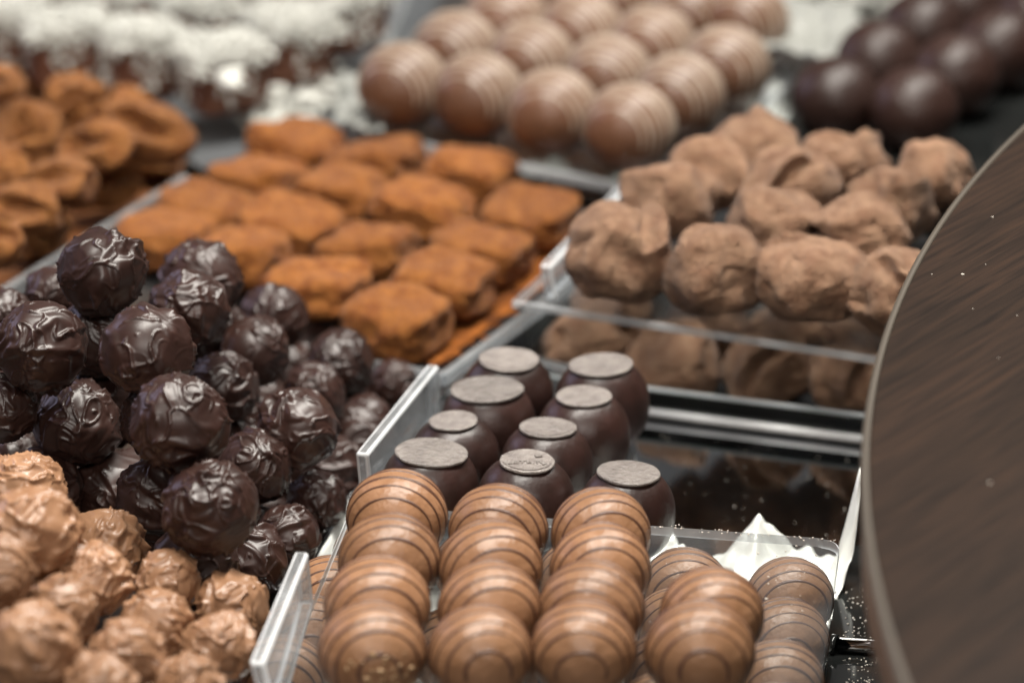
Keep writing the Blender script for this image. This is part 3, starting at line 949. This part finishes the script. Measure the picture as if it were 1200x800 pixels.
# ---- cocoa truffles
COC = [lump_mesh(s, M["cocoa"], fold=.145) for s in range(51, 62)]
rc = random.Random(21)
cocoa_up = [
    (727, 297, 60, "upper cocoa truffle nearest the turned-up acrylic lip"),
    (840, 320, 59, "upper cocoa truffle with a small horn, second along the front row"),
    (950, 328, 60, "deeply pitted cocoa truffle in the middle of the upper front row"),
    (1052, 345, 50, "upper cocoa truffle with a blunt finger, tucked against the wooden counter"),
    (786, 238, 53, "upper cocoa truffle behind the one by the lip"),
    (828, 208, 50, "cocoa truffle in the third row behind the lip, near the back striped pralines"),
    (885, 182, 49, "smooth topped cocoa truffle at the far end of the upper layer"),
    (905, 268, 50, "cocoa truffle just behind the horned and pitted ones"),
    (925, 222, 52, "cocoa truffle with a slit like fold, in the middle of the upper layer"),
    (986, 200, 48, "cocoa truffle with a dark hollow under its top"),
    (1008, 278, 52, "cocoa truffle with one small hole behind the pitted one"),
    (1042, 240, 47, "cocoa truffle between the hollow one and the wooden counter"),
    (1092, 208, 46, "curved cocoa truffle at the far right against the counter edge"),
]
for i, (px, py, r, lab) in enumerate(cocoa_up):
    z = .066; p = P(px, py, z); rad = r * dist(px, py, z) / FPX
    link("cocoa_truffle", COC[i % len(COC)], loc=p, rot=(rc.uniform(-.5, .5), rc.uniform(-.5, .5), rc.uniform(0, 6.28)), scale=rad * 1.13, label=lab, cat="truffle", group="cocoa truffles on the plate")
cocoa_lo = [
    (664, 398, 54, "lower cocoa truffle below the corner of the clear plate"),
    (772, 423, 54, "lower cocoa truffle under the plate, second from the corner"),
    (878, 444, 57, "lower cocoa truffle in the middle below the plate edge"),
    (984, 458, 54, "lower cocoa truffle below the plate edge beside the wooden counter"),
    (722, 368, 44, "cocoa truffle under the plate behind the corner one"),
    (830, 386, 44, "cocoa truffle under the plate below the horned one"),
    (915, 398, 44, "cocoa truffle under the plate below the pitted one"),
    (1005, 410, 44, "cocoa truffle under the plate beside the counter, in the second row"),
]
for i, (px, py, r, lab) in enumerate(cocoa_lo):
    if i < 4:      # front row, just behind the black front panel
        g = np.array(xy(px, 466.5 + (px - 592) * .1276, 0)) + nrm * (.0235 if i else .030)
        p = np.array([g[0], g[1], .0125]); rad = .0150
    else:
        p = P(px, py, .0135); rad = r * dist(px, py, .0135) / FPX
    link("cocoa_truffle", COC[(i * 3 + 4) % len(COC)], loc=p, rot=(rc.uniform(-.5, .5), rc.uniform(-.5, .5), rc.uniform(0, 6.28)), scale=rad * 1.13, label=lab, cat="truffle", group="cocoa truffles below the plate")

# ---- square orange truffles
ORB = [block_mesh(s, M["orange"]) for s in range(71, 79)]
ro = random.Random(8)
cols = [((470, 378), (616, 254), 4), ((370, 341), (550, 206), 4), ((288, 306), (442, 195), 4), ((192, 281), (346, 181), 4)]
cname = ["outer column beside the cocoa truffles", "second column", "third column", "column along the clear rail"]
on_ = ["front", "second", "third", "fourth", "fifth", "rearmost"]
for c, (a, b, n) in enumerate(cols):
    for k in range(n):
        zc = .0270
        pa, pb = P(*a, zc), P(*b, zc)
        p = lerp(pa, pb, k / (n - 1)) + np.array([ro.uniform(-.002, .002), ro.uniform(-.002, .002), ro.uniform(-.001, .003)])
        lab = f"square orange cocoa truffle, {on_[k] if k < n - 1 else 'rearmost'} of the {cname[c]}"
        if c == 0 and k == 0: lab = "largest looking square orange truffle with a bare brown front, just above the dark truffles"
        link("square_truffle", ORB[(c * 3 + k) % 8], loc=p, rot=(R_(ro.uniform(-9, 9)), R_(ro.uniform(-9, 9)), R_(-26 + ro.uniform(-6, 6)) + (math.pi / 2) * ro.randrange(4)), scale=(.0170, .0166, .0150), label=lab, cat="truffle", group="square orange truffles")
# powder on their tray
def powder(rs):
    a = rs.uniform(0, 1); px, py = 515 + 160 * a + rs.normal(-6, 10), 420 - 125 * a + rs.normal(-4, 6)
    return P(px, py, Z4)
link("cocoa_dust", crumb_mesh(5, M["layer"], 1500, powder, (.0005, .0013)), kind="stuff", label="orange cocoa powder spilled along the edge of the clear tray")

link("cocoa_layer", prism("cocoa_layer", px_pts([(440, 418), (512, 430), (600, 366), (690, 300), (660, 262), (560, 330), (480, 395)], Z4), Z4 + .0003, Z4 + .0012, M["layer"], M["layer"], .0003), kind="stuff", label="thin layer of orange cocoa powder in the corner of the clear tray")
# ---- folded orange truffles
CUR = [curl_mesh(s, M["orange_dusk"]) for s in range(91, 97)] + [lump_mesh(s, M["orange_dusk"], fold=.24, name="folded_truffle") for s in (101, 102, 103)]
folded = [
    (174, 158, 50, .046, 0, "folded orange truffle standing apart at the rear right of its tray"),
    (112, 172, 46, .046, 1, "folded orange truffle with a brown hollow, next to the one standing apart"),
    (70, 215, 46, .044, 2, "folded orange truffle with an arched fold in the middle of the tray"),
    (88, 118, 42, .046, 6, "orange truffle at the back, in front of the coconut squares"),
    (32, 150, 44, .046, 7, "rounded orange truffle in the second row from the coconut squares"),
    (32, 245, 42, .044, 3, "folded orange truffle nearest the clear rail, left of the arched one"),
    (4, 200, 40, .048, 8, "orange truffle at the picture edge in the middle of its tray"),
    (0, 98, 36, .050, 5, "orange truffle at the picture edge close to the coconut squares"),
    (-2, 285, 40, .042, 4, "orange truffle at the picture edge just above the clear rail"),
    (128, 218, 34, .026, 5, "small orange truffle in shade between the arched one and the rail"),
    (58, 262, 30, .024, 7, "low orange truffle in the shade by the clear rail"),
]
for i, (px, py, r, z, mi, lab) in enumerate(folded):
    p = P(px, py, z); rad = r * dist(px, py, z) / FPX
    link("folded_truffle", CUR[mi], loc=p, rot=(R_(ro.uniform(-15, 15)), R_(ro.uniform(-20, 20)), R_(ro.uniform(-60, 30))), scale=rad * .88, label=lab, cat="truffle", group="folded orange truffles")
for i, (px, py) in enumerate([(170, 178), (100, 200), (30, 180), (80, 140), (0, 240), (150, 140), (40, 270)]):
    link("folded_truffle", CUR[(i + 2) % 9], loc=P(px, py, .024), rot=(0, 0, ro.uniform(0, 6)), scale=.0135, label="orange truffle mostly hidden in the lower layer of its tray", cat="truffle", group="hidden lower orange truffles")

# ---- white striped milk pralines at the back
BF, DF = [], []
for k in range(4):
    m_, _n = ball_mesh(400 + k, M["milk_far"]); BF.append(m_); DF.append(stripe_mesh(400 + k, M["white_drizzle"], width=.046, step=.165, count=11, start=-.72))
cols = [[(738, 150), (796, 114), (850, 80), (874, 26)], [(648, 132), (712, 92), (764, 56), (808, 20)], [(560, 113), (622, 74), (680, 40), (722, 4)], [(472, 101), (534, 62), (592, 28), (640, -8)], ]
cn = ["column nearest the cocoa truffles", "second column", "third column", "column next to the coconut squares"]
k = 0
for c, l in enumerate(cols):
    for r, (px, py) in enumerate(l):
        praline("white_striped_praline", BF[k % 4], DF[(k * 3) % 4], P(px, py, .050), .0178, R_(-24 + rr.uniform(-8, 8)), f"milk praline with white stripes, {rowname[r]} of the {cn[c]}", "praline", "white striped milk pralines")
        k += 1
for c, (px, py) in enumerate([(700, 196), (622, 185), (540, 165), (456, 150)]):
    praline("white_striped_praline", BF[k % 4], DF[k % 4], P(px, py - 8, .013), .0150, R_(-20), ["low white striped praline below the plate, nearest the cocoa truffles", "low white striped praline below the plate, behind the farthest orange square", "low white striped praline below the plate, third from the cocoa truffles", "low white striped praline below the plate, by the folded paper"][c], "praline", "white striped pralines below the plate")
    k += 1

# ---- smooth dark balls
BD = [ball_mesh(500 + k, M["far_dark"], name="dark_ball")[0] for k in range(3)]
for (px, py, lab) in [(980, 116, "smooth dark ball closest to the crumpled film"), (1071, 128, "smooth dark ball nearest the cocoa truffles, front of its tray"), (1030, 72, "smooth dark ball behind the one by the film"),
                      (1120, 88, "smooth dark ball behind the front one, beside the counter"), (1082, 36, "smooth dark ball in the third row of the film side column"), (1170, 58, "smooth dark ball in the third row of the counter side column"),
                      (1132, 6, "smooth dark ball at the top picture edge, film side column"), (1216, 22, "smooth dark ball cut by the right picture edge")]:
    link("dark_ball", BD[rr.randrange(3)], loc=P(px, py, .0465), rot=(0, 0, rr.uniform(0, 6)), scale=.0176, label=lab, cat="praline", group="smooth dark balls")

# ---- coconut topped squares
def coco_cube(seed):
    b = block_mesh(seed, M["brown_cube"], half=(1, 1, .8), lump=.08, n=4); b.name = "cake"
    rs = np.random.RandomState(seed); V, F = [], []
    for i in range(900):
        x, y = rs.uniform(-1.08, 1.08, 2); z = .80 + .28 * rs.rand() - .25 * max(abs(x), abs(y)) ** 4
        if i % 3 == 0:
            a = rs.uniform(0, 6.28); x, y = 1.02 * math.cos(a), 1.02 * math.sin(a); z = 1.0 - 1.4 * rs.rand() ** 1.5
        L = rs.uniform(.06, .15); w = .042
        u = rs.normal(size=3); u[2] *= .5; u /= np.linalg.norm(u); v_ = np.cross(u, rs.normal(size=3)); v_ /= np.linalg.norm(v_); n_ = np.cross(u, v_)
        base = len(V); c = np.array([x, y, z])
        for s0 in (-1, 1):
            for s1, s2 in ((-1, -1), (1, -1), (1, 1), (-1, 1)):
                V.append(c + u * L * s0 + v_ * w * s1 + n_ * w * .5 * s2)
        for f in ((0, 3, 2, 1), (4, 5, 6, 7), (0, 1, 5, 4), (1, 2, 6, 5), (2, 3, 7, 6), (3, 0, 4, 7)): F.append([base + q for q in f])
    return b, mesh("coconut_topping", V, F, M["coco"], smooth=False)
CC = [coco_cube(s) for s in (201, 202, 203, 204)]
cpos = [(8, 42, "beside the picture edge, front row"), (78, 62, "second along the front row behind the folded truffles"), (166, 74, "third along the front row, behind the truffle standing apart"), (262, 92, "front corner one above the spilled coconut"),
        (340, 58, "behind the front corner one"), (404, 22, "farthest back on the praline side"), (60, 14, "behind the front row near the picture edge"), (140, 22, "second row, behind the second front one"),
        (230, 30, "second row, behind the third front one"), (308, 8, "third row, near the top picture edge"), (-20, 0, "cut by the top left picture corner"), (200, -14, "cut by the top picture edge, above the third front one"), (100, -20, "cut by the top picture edge, nearer the left"), (380, -26, "cut by the top picture edge near the striped pralines")]
for i, (px, py, lab) in enumerate(cpos):
    z = .032
    e = link("coconut_square", None, loc=P(px, py, z), rot=(R_(ro.uniform(-5, 5)), R_(ro.uniform(-5, 5)), R_(ro.uniform(10, 45))), scale=.0164, label="coconut topped square, " + lab, cat="sweet", group="coconut topped squares")
    b, tp = CC[i % 4]
    link("cake", b, parent=e); tt = link("coconut_topping", tp, parent=e); tt["kind"] = "stuff"
# loose coconut
def loose(rs):
    k = rs.randint(4); c = [(310, 150, 13, 10), (372, 118, 22, 12), (330, 130, 30, 16), (268, 96, 5, 3)][k]
    if k == 3: return P(rs.normal(268, 4), rs.normal(97, 3), .046)
    return P(rs.normal(c[0], c[2]), rs.normal(c[1], c[3]), .0085) + np.array([0, 0, rs.uniform(0, .012)])
link("spilled_coconut", crumb_mesh(9, M["coco"], 420, loose, (.0014, .0034)), kind="stuff", label="heap of loose white coconut flakes beside the coconut squares")
def loose2(rs): return P(rs.uniform(880, 1060), rs.uniform(-10, 34), .030) + np.array([0, 0, rs.uniform(0, .014)])
M["flake"] = mat("grey_flake", (.40, .40, .37), .35, .5)
link("seed_crumbs", crumb_mesh(19, M["flake"], 650, loose2, (.0012, .0036)), kind="stuff", label="pale glittering crumbs behind the smooth dark balls")

# ---- crumbs on mirror, shelf and striped plate
def c1(rs): return P(rs.uniform(770, 1010), rs.uniform(510, 640), 0)
link("tray_crumbs", crumb_mesh(31, M["speck"], 70, c1, (.0001, .00035)), kind="stuff", label="fine crumbs on the mirror tray")
def c2(rs): return P(rs.uniform(985, 1035), rs.uniform(690, 830), .004)
link("shelf_crumbs", crumb_mesh(32, M["speck"], 200, c2, (.0001, .0004)), kind="stuff", label="fine crumbs on the black glossy shelf")
def c3(rs):
    if rs.rand() < .5: return P(rs.uniform(740, 975), rs.uniform(640, 800), Z1)
    a = rs.rand(); return P(*(np.array([760, 616]) * (1 - a) + np.array([980, 634]) * a + rs.normal(0, 1.5, 2)), Z1)
link("plate_crumbs", crumb_mesh(33, M["speck"], 110, c3, (.0001, .0004)), kind="stuff", label="fine crumbs on the clear plate of the striped pralines")
